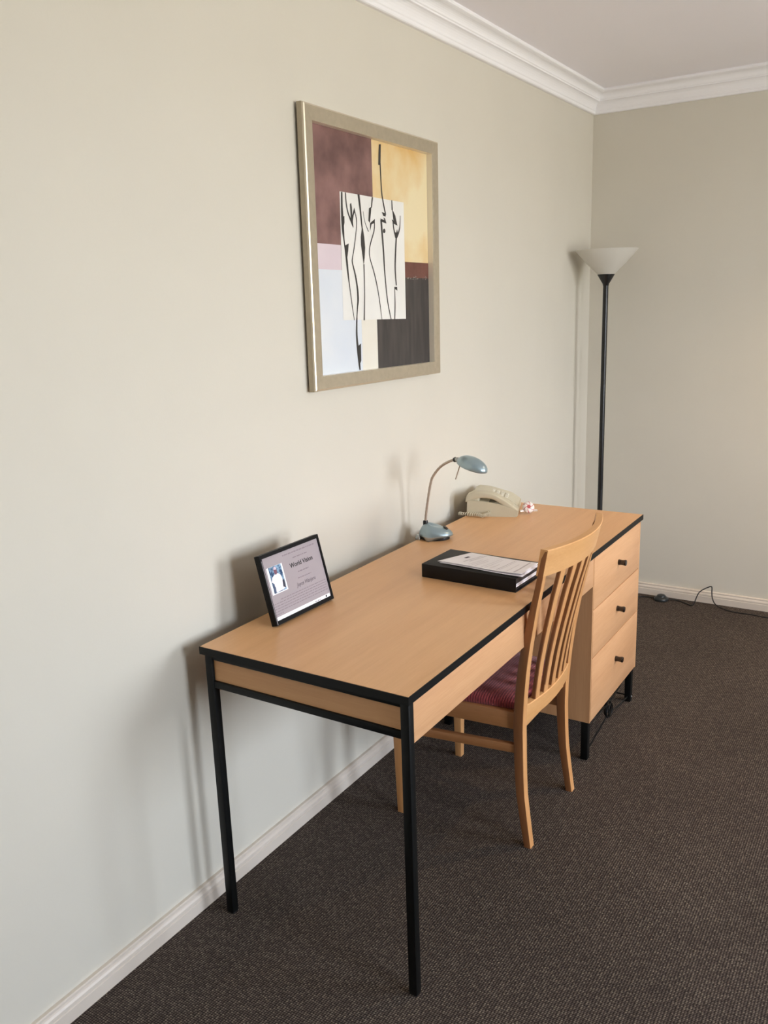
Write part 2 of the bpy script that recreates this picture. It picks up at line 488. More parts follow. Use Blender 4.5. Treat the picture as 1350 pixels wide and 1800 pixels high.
cuts = [zt - 0.003, 0.530, 0.364, PZ + 0.001]
for i in range(3):
    z1, z0 = cuts[i] - 0.0016, cuts[i + 1] + 0.0016
    dr = box('drawer', (PX1 - 0.018, PY0 + 0.0075, z0), (PX1 + 0.001, PY1 - 0.0138, z1), M['beech_y'], desk, 0.0008)
    box('drawer_box', (PX1 - 0.40, PY0 + 0.03, z0 + 0.02), (PX1 - 0.018, PY1 - 0.03, z1 - 0.02), M['gap'], dr)
    zk = (0.622, 0.455, 0.269)[i]
    lathe('knob', [(0, 0), (0.0095, 0), (0.0100, 0.002), (0.0094, 0.006), (0.0086, 0.011), (0.0090, 0.016), (0.0100, 0.021), (0.0105, 0.0245), (0.0092, 0.027), (0, 0.0275)],
          (PX1 + 0.0008, 1.418, zk), M['knob'], dr, 20, axis='x')['label'] = 'dark brown waisted knob'
PL = 0.024
for x, y in ((PX1 - 0.006 - PL, PY0 + 0.002), (PX1 - 0.006 - PL, PY1 - 0.004 - PL), (PX0 + 0.004, PY0 + 0.002), (PX0 + 0.004, PY1 - 0.004 - PL)):
    lg = box('leg', (x, y, 0), (x + PL, y + PL, PZ), M['steel'], desk, 0.002)
# wrought iron crossed rods with a ring between the front pedestal legs
xi = PX1 - 0.018
ya, yb = PY0 + 0.002 + PL, PY1 - 0.004 - PL
yc = (ya + yb) / 2
rc = [(xi, yc + 0.026 * math.cos(t / 24 * 2 * PI), 0.072 + 0.030 * math.sin(t / 24 * 2 * PI)) for t in range(24)]
br = tube('brace_ring', rc, 0.0034, M['steel'], desk, 8, closed=True)
for x in (xi - 0.008, xi + 0.008):
    tube('inner_ring', [(x, yc + 0.020 * math.cos(t / 24 * 2 * PI), 0.072 + 0.024 * math.sin(t / 24 * 2 * PI)) for t in range(24)], 0.0022, M['steel'], br, 6, closed=True)
for (y, z), (y2, z2) in (((ya - 0.003, 0.020), (yc - 0.018, 0.052)), ((ya - 0.003, 0.128), (yc - 0.018, 0.094)), ((yb + 0.003, 0.020), (yc + 0.018, 0.052)), ((yb + 0.003, 0.128), (yc + 0.018, 0.094))):
    tube('brace_rod', catmull([(xi, y, z), (xi, (y * 2 + y2) / 3, (z * 2 + z2) / 3 - 0.004), (xi, (y + y2 * 2) / 3, (z + z2 * 2) / 3 - 0.003), (xi, y2, z2)], 5), 0.0028, M['steel'], desk, 7)
for y in (PY1 - 0.016,):
    tube('stretcher_rod', [(PX0 + 0.02, y, 0.022), (PX1 - 0.02, y, 0.022)], 0.003, M['steel'], desk, 7)
lathe('bolt', [(0, 0), (0.004, 0), (0.004, 0.002), (0.002, 0.0035), (0, 0.0036)], (PX1 - 0.0065, PY1 - 0.017, 0.020), M['silver_pale'], desk, 12, axis='x')['label'] = 'small shiny bolt head'

# ------------------------------------------------------------------ chair
CY = 0.803
chair = thing('dining_chair', 'slatted beech chair with red ribbed seat tucked under the desk', 'chair', (0.44, CY, 0))
prof = [(0.0, 0.650), (0.09, 0.638), (0.157, 0.630), (0.216, 0.627), (0.284, 0.625), (0.363, 0.625), (0.458, 0.631), (0.542, 0.640), (0.615, 0.651),
        (0.687, 0.664), (0.74, 0.674), (0.78, 0.683), (0.825, 0.692), (0.862, 0.699), (0.891, 0.705)]
def xback(z):
    for (z0, x0), (z1, x1) in zip(prof, prof[1:]):
        if z <= z1: return x0 + (x1 - x0) * (z - z0) / (z1 - z0)
    return prof[-1][1]
def hout(z):                       # half width over the posts
    return 0.176 + 0.002 * (1 - min(z, 0.3) / 0.3) + 0.036 * max(0, (z - 0.3) / 0.59)
def bow(z):                        # how far the back bows behind the posts
    return 0.016 + 0.028 * max(0, min(1, (z - 0.4) / 0.49))
def brown_sides(o):                 # sideways-facing faces of posts and slats get a browner wood colour
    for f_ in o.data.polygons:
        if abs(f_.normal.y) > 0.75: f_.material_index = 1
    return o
for s in (-1, 1):
    rings = []
    for k in range(41):
        z = 0.887 * k / 40
        dx = 0.021 + 0.008 * math.sin(PI * min(z / 0.75, 1)) - 0.005 * max(0, (z - 0.6) / 0.29)
        wy = 0.026 + 0.004 * min(1, z / 0.35) - 0.006 * max(0, (z - 0.5) / 0.39)
        xb = xback(z)
        yo = CY + s * hout(z); yi = yo - s * wy
        if k == 40: dx *= 0.55; xb -= 0.001
        rings.append([(x, y, z) for x, y in rrect(xb - dx / 2, (yo + yi) / 2, dx / 2, wy / 2, 0.003, 2)])
    brown_sides(loft('rear_leg', rings, [M['chair_z'], M['chair_brown']], chair))
def arc_piece(name, z0, z1, th, n=16, topcurve=0.0, inset=0.004, m=None, ext=0.0):
    rings = []
    for i in range(n + 1):
        t = -1 + 2 * i / n
        ring = []
        def pt(z, back):
            h = hout(z) - inset
            x = xback(z) + bow(z) * (1 - t * t) - (0.0 if back else th) - 0.0008
            return (x, CY + t * h, z)
        zt_ = z1 - topcurve * t * t; r = 0.003
        for (z, bk) in ((z0, False), (z0, True), (zt_ - r, True), (zt_ - r * 0.3, True), (zt_, False), (zt_ - r, False)):
            q = pt(z, bk)
            if abs(z - zt_ + r * 0.3) < 1e-6: q = (q[0] - 0.002, q[1], q[2])
            ring.append(q)
        rings.append(ring)
    return loft(name, rings, m or M['chair_y'], chair)
arc_piece('crest_rail', 0.818, 0.892, 0.020, inset=0.0005)['label'] = 'curved top rail of the backrest'
arc_piece('lower_back_rail', 0.380, 0.430, 0.020, inset=0.020)
NS = 5
for k in range(NS):
    t = -1 + 2 * (k + 1) / (NS + 1)
    rings = []
    for i in range(15):
        z = 0.424 + (0.824 - 0.424) * i / 14
        hw = (hout(z) - 0.028)
        y = CY + t * hw * 1.0
        x = xback(z) + bow(z) * (1 - (t * 0.88) ** 2) - 0.004
        ang = math.atan(2 * bow(z) * t / hout(z))
        wy, th = 0.0125 - 0.001 * math.sin(PI * i / 14), 0.0065
        ring = []
        for px_, py_ in rrect(0, 0, th, wy, 0.002, 1):
            ca, sa = math.cos(ang), math.sin(ang)
            ring.append((x - th + px_ * ca - py_ * sa, y + px_ * sa + py_ * ca, z))
        rings.append(ring)
    brown_sides(loft('slat', rings, [M['chair_z'], M['chair_brown']], chair))
# front legs, seat frame, stretchers
for s in (-1, 1):
    rings = []
    for k in range(13):
        z = 0.404 * k / 12
        hw = 0.0115 + 0.0065 * min(1, z / 0.38)
        rings.append([(x, y, z) for x, y in rrect(0.238 - 0.002 * z, CY + s * (0.190 + 0.0), hw, hw, 0.003, 2)])
    loft('front_leg', rings, M['chair_z'], chair)
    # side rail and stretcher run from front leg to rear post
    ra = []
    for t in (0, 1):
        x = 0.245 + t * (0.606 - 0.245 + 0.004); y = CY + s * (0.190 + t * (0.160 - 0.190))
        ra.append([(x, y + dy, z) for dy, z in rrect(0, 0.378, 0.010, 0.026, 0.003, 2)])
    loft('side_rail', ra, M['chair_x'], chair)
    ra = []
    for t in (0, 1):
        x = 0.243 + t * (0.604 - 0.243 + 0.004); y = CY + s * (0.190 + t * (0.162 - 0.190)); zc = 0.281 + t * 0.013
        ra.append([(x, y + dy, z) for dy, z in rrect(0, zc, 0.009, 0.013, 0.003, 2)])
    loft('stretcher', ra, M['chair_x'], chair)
box('front_rail', (0.228, CY - 0.182, 0.352), (0.248, CY + 0.182, 0.404), M['chair_y'], chair, 0.002)
box('rear_rail', (0.600, CY - 0.150, 0.352), (0.618, CY + 0.150, 0.404), M['chair_y'], chair, 0.002)
rings = []
for z, g_ in ((0.398, 0.006), (0.404, -0.001), (0.414, -0.004), (0.424, -0.002), (0.432, 0.008), (0.437, 0.028), (0.440, 0.07)):
    ring = []
    for (sx, sy, a0) in ((1, 1, 0), (-1, 1, PI / 2), (-1, -1, PI), (1, -1, 1.5 * PI)):
        for j in range(6):
            a_ = a0 + PI / 2 * j / 5; r = 0.03
            xe = (0.604 if sx > 0 else 0.222) - sx * g_
            ye = (0.154 if sx > 0 else 0.200) - g_
            ring.append((xe - sx * r + r * math.cos(a_), CY + sy * (ye - r) + r * math.sin(a_), z))
    rings.append(ring)
loft('seat_cushion', rings, M['seat'], chair)['label'] = 'red ribbed fabric seat pad'

# ------------------------------------------------------------------ framed picture on the wall
PW, PH = 0.732, 0.75
pic = thing('picture_frame', 'abstract figure painting in a champagne metal frame on the wall', 'picture', (0.0, 0.931, 1.642), (math.radians(-0.7), 0, 0), local=True)
hw, hh = PW / 2, PH / 2
fw = 0.041
profp = [(0.0, 0.008), (0.0, 0.024), (0.002, 0.0285), (0.006, 0.0305), (0.012, 0.0300), (fw - 0.004, 0.0280), (fw, 0.0270), (fw, 0.0078), (fw - 0.01, 0.0078)]
cs = [(-hw, -hh, 1, 1), (hw, -hh, -1, 1), (hw, hh, -1, -1), (-hw, hh, 1, -1)]
for i in range(4):
    rings = [[(x, c[0] + c[2] * d, c[1] + c[3] * d) for d, x in profp] for c in (cs[i], cs[(i + 1) % 4])]
    fr_ = loft('frame_rail', rings, [M['gold'], M['gold_lip'], M['slip']], pic, smooth=False)
    for pg_ in fr_.data.polygons:
        if len(pg_.vertices) == 4 and {v % 9 for v in pg_.vertices} in ({2, 3}, {6, 7}, {1, 2}): pg_.material_index = 2 if 7 in {v % 9 for v in pg_.vertices} else 1
box('backing_board', (0.0005, -hw + 0.010, -hh + 0.010), (0.0070, hw - 0.010, hh - 0.010), M['backing'], pic)
iw, ih = PW - 2 * fw, PH - 2 * fw
def AP(s, t, x=0.0): return (x, -iw / 2 + s * iw, -ih / 2 + t * ih)
art_m = []
def artmat(name, c1, c2, sc, rough=0.55, stretch=(1, 1, 1), lo=0.35, hi=0.7):
    m = bpy.data.materials.new(name); m.use_nodes = True
    n = m.node_tree.nodes; l = m.node_tree.links; p = n['Principled BSDF']
    tc = n.new('ShaderNodeTexCoord'); mp = n.new('ShaderNodeMapping'); mp.inputs['Scale'].default_value = stretch
    l.new(tc.outputs['Object'], mp.inputs[0])
    nz = n.new('ShaderNodeTexNoise'); nz.inputs['Scale'].default_value = sc; nz.inputs['Detail'].default_value = 5
    l.new(mp.outputs[0], nz.inputs['Vector'])
    cr = n.new('ShaderNodeValToRGB'); cr.color_ramp.elements[0].position = lo; cr.color_ramp.elements[1].position = hi
    cr.color_ramp.elements[0].color = c1; cr.color_ramp.elements[1].color = c2
    l.new(nz.outputs['Fac'], cr.inputs[0]); l.new(cr.outputs[0], p.inputs['Base Color'])
    p.inputs['Roughness'].default_value = rough; p.inputs['Coat Weight'].default_value = 0.0
    p.inputs['Specular IOR Level'].default_value = 0.3
    return m
blocks = [
    (artmat('paint_mauve_brown', lin(104, 76, 72), lin(148, 112, 106), 9), (0, 0.54, 0.487, 1)),
    (artmat('paint_ochre', lin(218, 176, 108), lin(230, 214, 174), 3.5, lo=0.36, hi=0.58), (0.487, 0.488, 1, 1)),
    (artmat('paint_lilac', lin(214, 198, 204), lin(222, 208, 212), 6), (0, 0.437, 0.215, 0.54)),
    (artmat('paint_pale_blue', lin(214, 220, 228), lin(226, 228, 230), 4), (0, 0, 0.36, 0.437)),
    (artmat('paint_cream', lin(226, 220, 206), lin(232, 228, 218), 5), (0.36, 0, 0.494, 0.30)),
    (artmat('paint_rust', lin(96, 62, 52), lin(124, 82, 72), 12), (0.755, 0.414, 1, 0.488)),
    (artmat('paint_charcoal', lin(62, 58, 56), lin(80, 74, 70), 10, stretch=(1, 4, 0.6)), (0.494, 0, 1, 0.414)),
]
V, F, I = [], [], []
for i, (m_, (s0, t0, s1, t1)) in enumerate(blocks):
    k = len(V); x = 0.0074 + 0.00005 * i
    V += [AP(s0, t0, x), AP(s1, t0, x), AP(s1, t1, x), AP(s0, t1, x)]; F.append((k, k + 1, k + 2, k + 3)); I.append(i)
cv = mesh('canvas', V, F, [m_ for m_, _ in blocks], pic, idx=I)
cv['label'] = 'abstract colour blocks in mauve, ochre, pale blue and charcoal'
wp = mesh('white_panel', [AP(0.213, 0.226, 0.0079), AP(0.763, 0.221, 0.0079), AP(0.763, 0.758, 0.0079), AP(0.219, 0.758, 0.0079)], [(0, 1, 2, 3)],
          artmat('paint_off_white', lin(228, 226, 220), lin(236, 234, 228), 5), pic, idx=[0])
STROKES = [
  [(0.235,0.757,0.008),(0.232,0.695,0.01),(0.233,0.647,0.013),(0.235,0.6,0.012),(0.241,0.553,0.006),(0.254,0.489,0.01),(0.26,0.44,0.009),(0.27,0.375,0.005),(0.286,0.291,0.004),(0.3,0.224,0.003)],
  [(0.263,0.757,0.006),(0.267,0.713,0.006),(0.28,0.673,0.007),(0.302,0.642,0.009),(0.316,0.618,0.003)],
  [(0.332,0.686,0.004),(0.344,0.655,0.005),(0.342,0.619,0.004),(0.32,0.54,0.005),(0.302,0.49,0.005),(0.3,0.47,0.006),(0.321,0.415,0.008),(0.334,0.358,0.009),(0.336,0.311,0.01),(0.328,0.274,0.006),(0.318,0.209,0.005)],
  [(0.322,0.234,0.006),(0.316,0.161,0.009),(0.322,0.092,0.011),(0.328,0.045,0.011),(0.334,0.003,0.007)],
  [(0.367,0.759,0.012),(0.378,0.695,0.009),(0.386,0.634,0.007),(0.391,0.609,0.006)],
  [(0.394,0.466,0.006),(0.392,0.341,0.005),(0.382,0.222,0.007)],
  [(0.4,0.691,0.002),(0.412,0.649,0.003),(0.44,0.608,0.005)],
  [(0.482,0.757,0.008),(0.471,0.712,0.006)],
  [(0.494,0.651,0.005),(0.488,0.614,0.006),(0.459,0.565,0.006),(0.444,0.528,0.005),(0.448,0.491,0.005),(0.482,0.424,0.006),(0.514,0.331,0.005),(0.536,0.223,0.003)],
  [(0.557,0.909,0.006),(0.563,0.796,0.006),(0.575,0.743,0.007),(0.593,0.691,0.008)],
  [(0.552,0.664,0.01),(0.557,0.617,0.01),(0.566,0.532,0.009),(0.573,0.429,0.007),(0.592,0.306,0.006),(0.62,0.221,0.006)],
  [(0.653,0.759,0.005),(0.654,0.715,0.008)],
  [(0.659,0.661,0.006),(0.666,0.63,0.007),(0.683,0.593,0.01)],
  [(0.728,0.696,0.003),(0.721,0.644,0.006),(0.702,0.611,0.01),(0.686,0.593,0.011)],
  [(0.686,0.593,0.009),(0.675,0.519,0.009),(0.669,0.448,0.008),(0.677,0.377,0.007)],
  [(0.66,0.359,0.004),(0.66,0.287,0.006),(0.654,0.222,0.006)],
]
INK = [
  [(0.233,0.657),(0.249,0.66),(0.248,0.633),(0.237,0.607),(0.23,0.613)],
  [(0.239,0.538),(0.275,0.549),(0.269,0.518),(0.256,0.476),(0.248,0.505)],
  [(0.295,0.712),(0.305,0.719),(0.31,0.701),(0.312,0.669),(0.329,0.702),(0.335,0.686),(0.322,0.669),(0.314,0.643),(0.318,0.618),(0.298,0.645),(0.298,0.668)],
  [(0.386,0.622),(0.375,0.582),(0.374,0.549),(0.386,0.493),(0.391,0.46),(0.401,0.493),(0.408,0.537),(0.403,0.583),(0.394,0.619)],
  [(0.45,0.708),(0.471,0.716),(0.463,0.679),(0.454,0.645),(0.442,0.654)],
  [(0.456,0.645),(0.498,0.666),(0.496,0.648),(0.468,0.641),(0.455,0.612)],
  [(0.56,0.7),(0.596,0.696),(0.592,0.682),(0.572,0.684)],
  [(0.545,0.671),(0.58,0.666),(0.573,0.676),(0.587,0.674),(0.599,0.652),(0.551,0.658)],
  [(0.588,0.619),(0.585,0.612),(0.578,0.609),(0.57,0.609),(0.566,0.615),(0.566,0.622),(0.571,0.627),(0.579,0.629),(0.585,0.626)],
  [(0.653,0.722),(0.681,0.693),(0.699,0.649),(0.659,0.657),(0.648,0.674),(0.663,0.67)],
  [(0.669,0.62),(0.686,0.617),(0.695,0.634),(0.703,0.611),(0.685,0.591)],
  [(0.656,0.37),(0.683,0.371),(0.685,0.353),(0.669,0.359),(0.658,0.358)],
  [(0.55,0.987),(0.567,0.989),(0.559,0.901),(0.54,0.899)],
  [(0.319,0.108),(0.348,0.121),(0.346,0.044),(0.331,0.026)],
]

V, F = [], []
for st in STROKES:
    P = catmull([(s, t, w) for s, t, w in st], 5)
    k = len(V)
    for q in P:
        V.append(AP(q.x - q.z * 0.72, q.y, 0.0083)); V.append(AP(q.x + q.z * 0.72, q.y, 0.0083))
    for i in range(len(P) - 1): F.append((k + 2 * i, k + 2 * i + 1, k + 2 * i + 3, k + 2 * i + 2))
for pg in INK:
    k = len(V); V += [AP(s, t, 0.0085) for s, t in pg]; F.append(tuple(range(k, k + len(pg))))
# drybrush flecks along the top of the charcoal block
random.seed(4)
fl = []
il = mesh('ink_lines', V, F, mat('black_ink', lin(52, 50, 48), 0.5), pic, idx=[0] * len(F)); il['label'] = 'black brushed ink lines'; il['kind'] = 'stuff'
V, F = [], []
for i in range(26):
    s = 0.78 + 0.21 * random.random(); t = 0.405 + 0.012 * random.random(); k = len(V); w = 0.004 + 0.006 * random.random(); h_ = 0.006 * random.random() + 0.002
    V += [AP(s, t, 0.0081), AP(s + w, t + 0.003, 0.0081), AP(s + w * 0.8, t + h_, 0.0081), AP(s - w * 0.3, t + h_, 0.0081)]; F.append((k, k + 1, k + 2, k + 3))
mesh('brush_flecks', V, F, mat('fleck_paint', lin(132, 122, 116), 0.6), pic, idx=[0] * len(F))['kind'] = 'stuff'

# ------------------------------------------------------------------ notice in a black stand-up frame
NW, NH, NT = 0.236, 0.181, 0.017
nf = thing('notice_frame', 'black stand-up frame holding a grey printed notice on the desk', 'picture frame', (0.1605, 0.2975, DZ + 0.0043), (0, math.radians(-14.5), math.radians(-1.6)), local=True)
z0 = 0.0005
bm = bmesh.new()
bl, brr, bb, bt = 0.0075, 0.0055, 0.0105, 0.0095
bm_box(bm, (-NT, -NW / 2, z0), (-0.004, NW / 2, NH))
for a_, b_ in (((-0.004, -NW / 2, z0), (0, -NW / 2 + bl, NH)), ((-0.004, NW / 2 - brr, z0), (0, NW / 2, NH)), ((-0.004, -NW / 2 + bl, z0), (0, NW / 2 - brr, bb)), ((-0.004, -NW / 2 + bl, NH - bt), (0, NW / 2 - brr, NH))):
    bm_box(bm, a_, b_)
from_bm('frame', bm, mat('black_frame_plastic', lin(9, 8, 9), 0.5, 0.0, 0.2), nf)
box('edge_strip', (-0.0025, -NW / 2 + 0.0035, z0 + 0.002), (0.0006, -NW / 2 + 0.0055, NH - 0.014), mat('clear_plastic_edge', lin(150, 146, 150), 0.2), nf)['label'] = 'pale clear plastic edge'
loft('easel_strut', [[(-0.0165, y, z) for y, z in rrect(0, 0.110, 0.02, 0.003, 0.001, 1)], [(-0.060, y, z) for y, z in rrect(0, 0.014, 0.02, 0.003, 0.001, 1)]], M['rubber'], nf)
bm = bmesh.new(); 
pw, ph = NW - bl - brr, NH - bb - bt
def NP(s, t, x=-0.0036): return Vector((x, -NW / 2 + bl + s * pw, bb + t * ph))
def quad(name, s0, t0, s1, t1, m, parent, x): return mesh(name, [NP(s0, t0, x), NP(s1, t0, x), NP(s1, t1, x), NP(s0, t1, x)], [(0, 1, 2, 3)], m, parent, idx=[0])
sheet = box('notice_sheet', NP(0, 0, -0.0041), NP(1, 1, -0.0036), mat('grey_notice_paper', lin(164, 153, 155), 0.5), nf)
quad('white_band', 0, 0, 0.985, 0.055, mat('band_white', lin(250, 248, 246), 0.5), sheet, -0.0035)
ph_ = quad('printed_photo', 0.043, 0.400, 0.310, 0.832, mat('photo_border', lin(248, 248, 250), 0.4), sheet, -0.0035)
quad('photo_background', 0.075, 0.415, 0.287, 0.83, artmat('photo_foliage', lin(40, 70, 104), lin(146, 178, 204), 120, lo=0.4, hi=0.62), sheet, -0.0034)
def poly(name, pts, m, x): return mesh(name, [NP(s, t, x) for s, t in pts], [tuple(range(len(pts)))], m, sheet, idx=[0])
poly('photo_shirt', [(0.105, 0.42), (0.24, 0.43), (0.287, 0.46), (0.262, 0.56), (0.245, 0.665), (0.205, 0.705), (0.15, 0.70), (0.10, 0.665), (0.078, 0.60), (0.112, 0.56)], mat('photo_white', lin(240, 234, 238), 0.5), -0.0033)
poly('photo_face', [(0.175 + 0.027 * math.cos(a * 0.5236), 0.752 + 0.062 * math.sin(a * 0.5236)) for a in range(12)], mat('photo_skin', lin(118, 74, 92), 0.5), -0.0032)
poly('photo_cap', [(0.152, 0.775), (0.20, 0.765), (0.198, 0.80), (0.182, 0.82), (0.160, 0.812)], mat('photo_cap', lin(214, 196, 206), 0.5), -0.0031)
poly('photo_shade', [(0.24, 0.47), (0.280, 0.44), (0.284, 0.53), (0.262, 0.60), (0.250, 0.56)], mat('photo_dark', lin(48, 50, 66), 0.5), -0.0032)
poly('photo_shade', [(0.078, 0.42), (0.112, 0.42), (0.118, 0.50), (0.10, 0.555), (0.082, 0.56)], mat('photo_dark2', lin(66, 84, 112), 0.5), -0.0032)
def TW(s, t, k, x=-0.0033): return lambda a, b: NP(s, t, x) + Vector((0, a * k, b))
ink = mat('notice_ink', lin(30, 26, 28), 0.6); ink2 = mat('notice_ink_soft', lin(104, 92, 98), 0.6); ink3 = mat('notice_ink_faint', lin(140, 126, 132), 0.6)
def fit_text(name, s_, s0, s1, t, h, m, shear=0.0, bold=0.0):
    o = text_mesh(name, s_, h, lambda a, b: Vector((0, a, b)), m, sheet, 'LEFT', shear, bold)
    w = max(v.co.y for v in o.data.vertices); k = (s1 - s0) * pw / w
    for v in o.data.vertices: v.co = NP(s0, t, -0.0033) + Vector((0, v.co.y * k, v.co.z))
    return o
fit_text('lettering', 'World Vision', 0.43, 0.843, 0.695, 0.0165, ink, 0.0, 0.00035)
fit_text('name_lettering', 'Joyce Wanjeru', 0.465, 0.81, 0.37, 0.0145, ink2, 0.25, 0.00015)
V, F = [], []
def bars(s0, s1, t, h, seed, gap=0.010):
    random.seed(seed); s = s0
    while s < s1:
        w = min(0.018 + 0.045 * random.random(), s1 - s); k = len(V)
        V.extend([NP(s, t - h / 2, -0.0033), NP(s + w, t - h / 2, -0.0033), NP(s + w, t + h / 2, -0.0033), NP(s, t + h / 2, -0.0033)]); F.append((k, k + 1, k + 2, k + 3)); s += w + gap
bars(0.346, 0.927, 0.93, 0.018, 1); bars(0.509, 0.769, 0.842, 0.016, 2); bars(0.539, 0.736, 0.597, 0.018, 3); bars(0.514, 0.752, 0.498, 0.016, 4)
for i in range(6): bars(0.02 if i else 0.15, 0.97 if i < 5 else 0.14, 0.298 - i * 0.041, 0.012, 10 + i)
bars(0.694, 0.806, 0.02, 0.012, 30)
sp_ = mesh('small_print', V, F, ink3, sheet, idx=[0] * len(F)); sp_['label'] = 'illegible small grey lines of print'; sp_['kind'] = 'stuff'
poly('emblem', [(0.905, 0.012), (0.925, 0.012), (0.928, 0.03), (0.922, 0.048), (0.908, 0.048), (0.902, 0.03)], ink, -0.0033)

# ------------------------------------------------------------------ ring binder and loose sheets
BX0, BX1, BY0, BY1 = 0.279, 0.578, 0.690, 0.860
bd = thing('ring_binder', 'thick black ring binder lying closed on the desk', 'binder', (0.43, 0.775, DZ), (0, 0, math.radians(-2.0)), local=True)
bx, by, bh = 0.1495, 0.0845, 0.040
box('bottom_cover', (-bx, -by, 0), (bx, by, 0.003), M['binder'], bd, 0.001)
box('top_cover', (-bx, -by, bh - 0.003), (bx, by, bh), M['binder'], bd, 0.001)
box('spine', (-bx, -by, 0.0022), (bx, -by + 0.003, bh - 0.0022), M['binder'], bd, 0.001)
box('end_flap', (-bx, -by + 0.003, 0.003), (-bx + 0.003, by - 0.001, bh - 0.003), M['binder'], bd, 0.0006)
for z0_, z1_ in ((0.0115, 0.0140), (0.0175, 0.0200)):
    box('page_block', (-bx + 0.01, -by + 0.008, z0_), (bx - 0.004, by - 0.006, z1_), M['paper'], bd, 0.0008)['label'] = 'white pages inside the binder'
box('divider', (-bx + 0.01, -by + 0.006, 0.003), (bx - 0.006, by - 0.006, 0.0113), mat('dark_divider', lin(34, 31, 31), 0.6), bd)
box('divider', (-bx + 0.01, -by + 0.006, 0.0205), (bx - 0.006, by - 0.006, 0.036), mat('dark_divider', lin(44, 40, 40), 0.6), bd)
def bil(c, u, v):
    (ax, ay), (bx_, by_), (cx, cy), (dx, dy) = c          # near-left, near-right, far-right, far-left
    return ((1 - u) * (1 - v) * ax + u * (1 - v) * bx_ + u * v * cx + (1 - u) * v * dx, (1 - u) * (1 - v) * ay + u * (1 - v) * by_ + u * v * cy + (1 - u) * v * dy)
def zs(u, v, zoff, lift): return zoff + lift * (max(0, u - 0.6) / 0.4) ** 2 * 0.5 + 0.0008 * (1 + math.sin(u * 6 + v * 2)) * (1 - v) + lift * 0.5 * max(0, 0.35 - v) / 0.35 * u
def sheet_obj(name, label, corners, lift, zoff, m):
    NX, NY = 24, 14; V, F = [], []
    loc = Vector((0.45, 0.775, DZ + bh))
    for i in range(NX + 1):
        for j in range(NY + 1):
            x, y = bil(corners, i / NX, j / NY); V.append(Vector((x, y, DZ + bh + zs(i / NX, j / NY, zoff, lift))))
    for i in range(NX):
        for j in range(NY):
            a_ = i * (NY + 1) + j; F.append((a_, a_ + NY + 1, a_ + NY + 2, a_ + 1))
    t = thing(name, label, 'paper', loc)
    o = mesh('sheet', V, F, m, t, smooth='all', idx=[0] * len(F))
    md = o.modifiers.new('thickness', 'SOLIDIFY'); md.thickness = 0.0007; md.offset = 1
    return t
CR1 = [(0.322, 0.722), (0.590, 0.698), (0.590, 0.822), (0.368, 0.840)]
CR2 = [(0.314, 0.726), (0.586, 0.703), (0.586, 0.828), (0.363, 0.847)]
s1 = sheet_obj('paper_sheet', 'white sheet lying directly on the black binder cover', CR1, 0.003, 0.0004, M['paper'])
s2 = sheet_obj('printed_sheet', 'topmost printed white sheet with grey text on the binder', CR2, 0.006, 0.0030, M['paper'])
def on_sheet(u, v):
    x, y = bil(CR2, u, v); return (x, y, DZ + bh + zs(u, v, 0.0030, 0.006) + 0.0010)
V, F = [], []
random.seed(7)
def sbar(u, v0, v1, w):
    n_ = 6
    for i in range(n_):
        a_, b_ = v0 + (v1 - v0) * i / n_, v0 + (v1 - v0) * (i + 1) / n_; k = len(V)
        V.extend([on_sheet(u, a_), on_sheet(u + w, a_), on_sheet(u + w, b_), on_sheet(u, b_)]); F.append((k, k + 1, k + 2, k + 3))
# lines of print run across the short side
for u, v0, v1, w in ((0.22, 0.25, 0.9, 0.012), (0.26, 0.35, 0.95, 0.012), (0.34, 0.1, 0.62, 0.006), (0.38, 0.1, 0.7, 0.006), (0.42, 0.1, 0.6, 0.006), (0.50, 0.1, 0.9, 0.005), (0.54, 0.1, 0.85, 0.005), (0.60, 0.1, 0.5, 0.006), (0.68, 0.1, 0.92, 0.010), (0.71, 0.1, 0.9, 0.006), (0.80, 0.1, 0.7, 0.006), (0.88, 0.08, 0.95, 0.022)):
    sbar(u, v0, v1, w)
mesh('print_lines', V, F, M['print'], s2, idx=[0] * len(F))['kind'] = 'stuff'
V, F = [], []
sbar(0.115, 0.52, 0.66, 0.035)
mesh('print_emblem', V, F, M['print_dark'], s2, idx=[0] * len(F))

# ------------------------------------------------------------------ desk lamp (local x points away from the wall)
dl = thing('desk_lamp', 'blue-grey gooseneck desk lamp with oval head on the desk', 'desk lamp', (0.11, 1.075, DZ), (0, 0, 0.40), local=True)
rings = []
def egg(a_, L0, L1, Wd): return ((L1 if math.cos(a_) > 0 else L0) * math.cos(a_), Wd * math.sin(a_))
NB = 48
lev = [(0.008, 1.0, 0), (0.014, 1.03, 0), (0.022, 1.0, 0), (0.030, 0.92, -0.001), (0.038, 0.80, -0.003), (0.045, 0.64, -0.006), (0.050, 0.46, -0.011), (0.053, 0.26, -0.017), (0.0545, 0.05, -0.022)]
for z, s, sh in lev:
    ring = []
    for k in range(NB):
        a_ = 2 * PI * k / NB
        x, y = egg(a_, 0.050, 0.062, 0.043)
        zz = z * (1 - 0.18 * max(0, math.cos(a_)) * (z / 0.055))
        if z == 0.008:            # skirt dips into a foot each side, arched up behind
            lobe = math.exp(-((abs((a_ if a_ < PI else a_ - 2 * PI)) - 1.85) / 0.28) ** 2)
            rear = math.exp(-((abs((a_ if a_ < PI else a_ - 2 * PI)) - 2.62) / 0.24) ** 2)
            zz = 0.013 - 0.013 * lobe + 0.009 * rear; s_ = 1.0 + 0.16 * lobe
            x *= s_; y *= s_
            ring.append((x, y, zz)); continue
        ring.append((x * s + sh, y * s, zz))
    rings.append(ring)
base = loft('base', rings, [M['silver'], M['silver_pale']], dl, smooth='all')
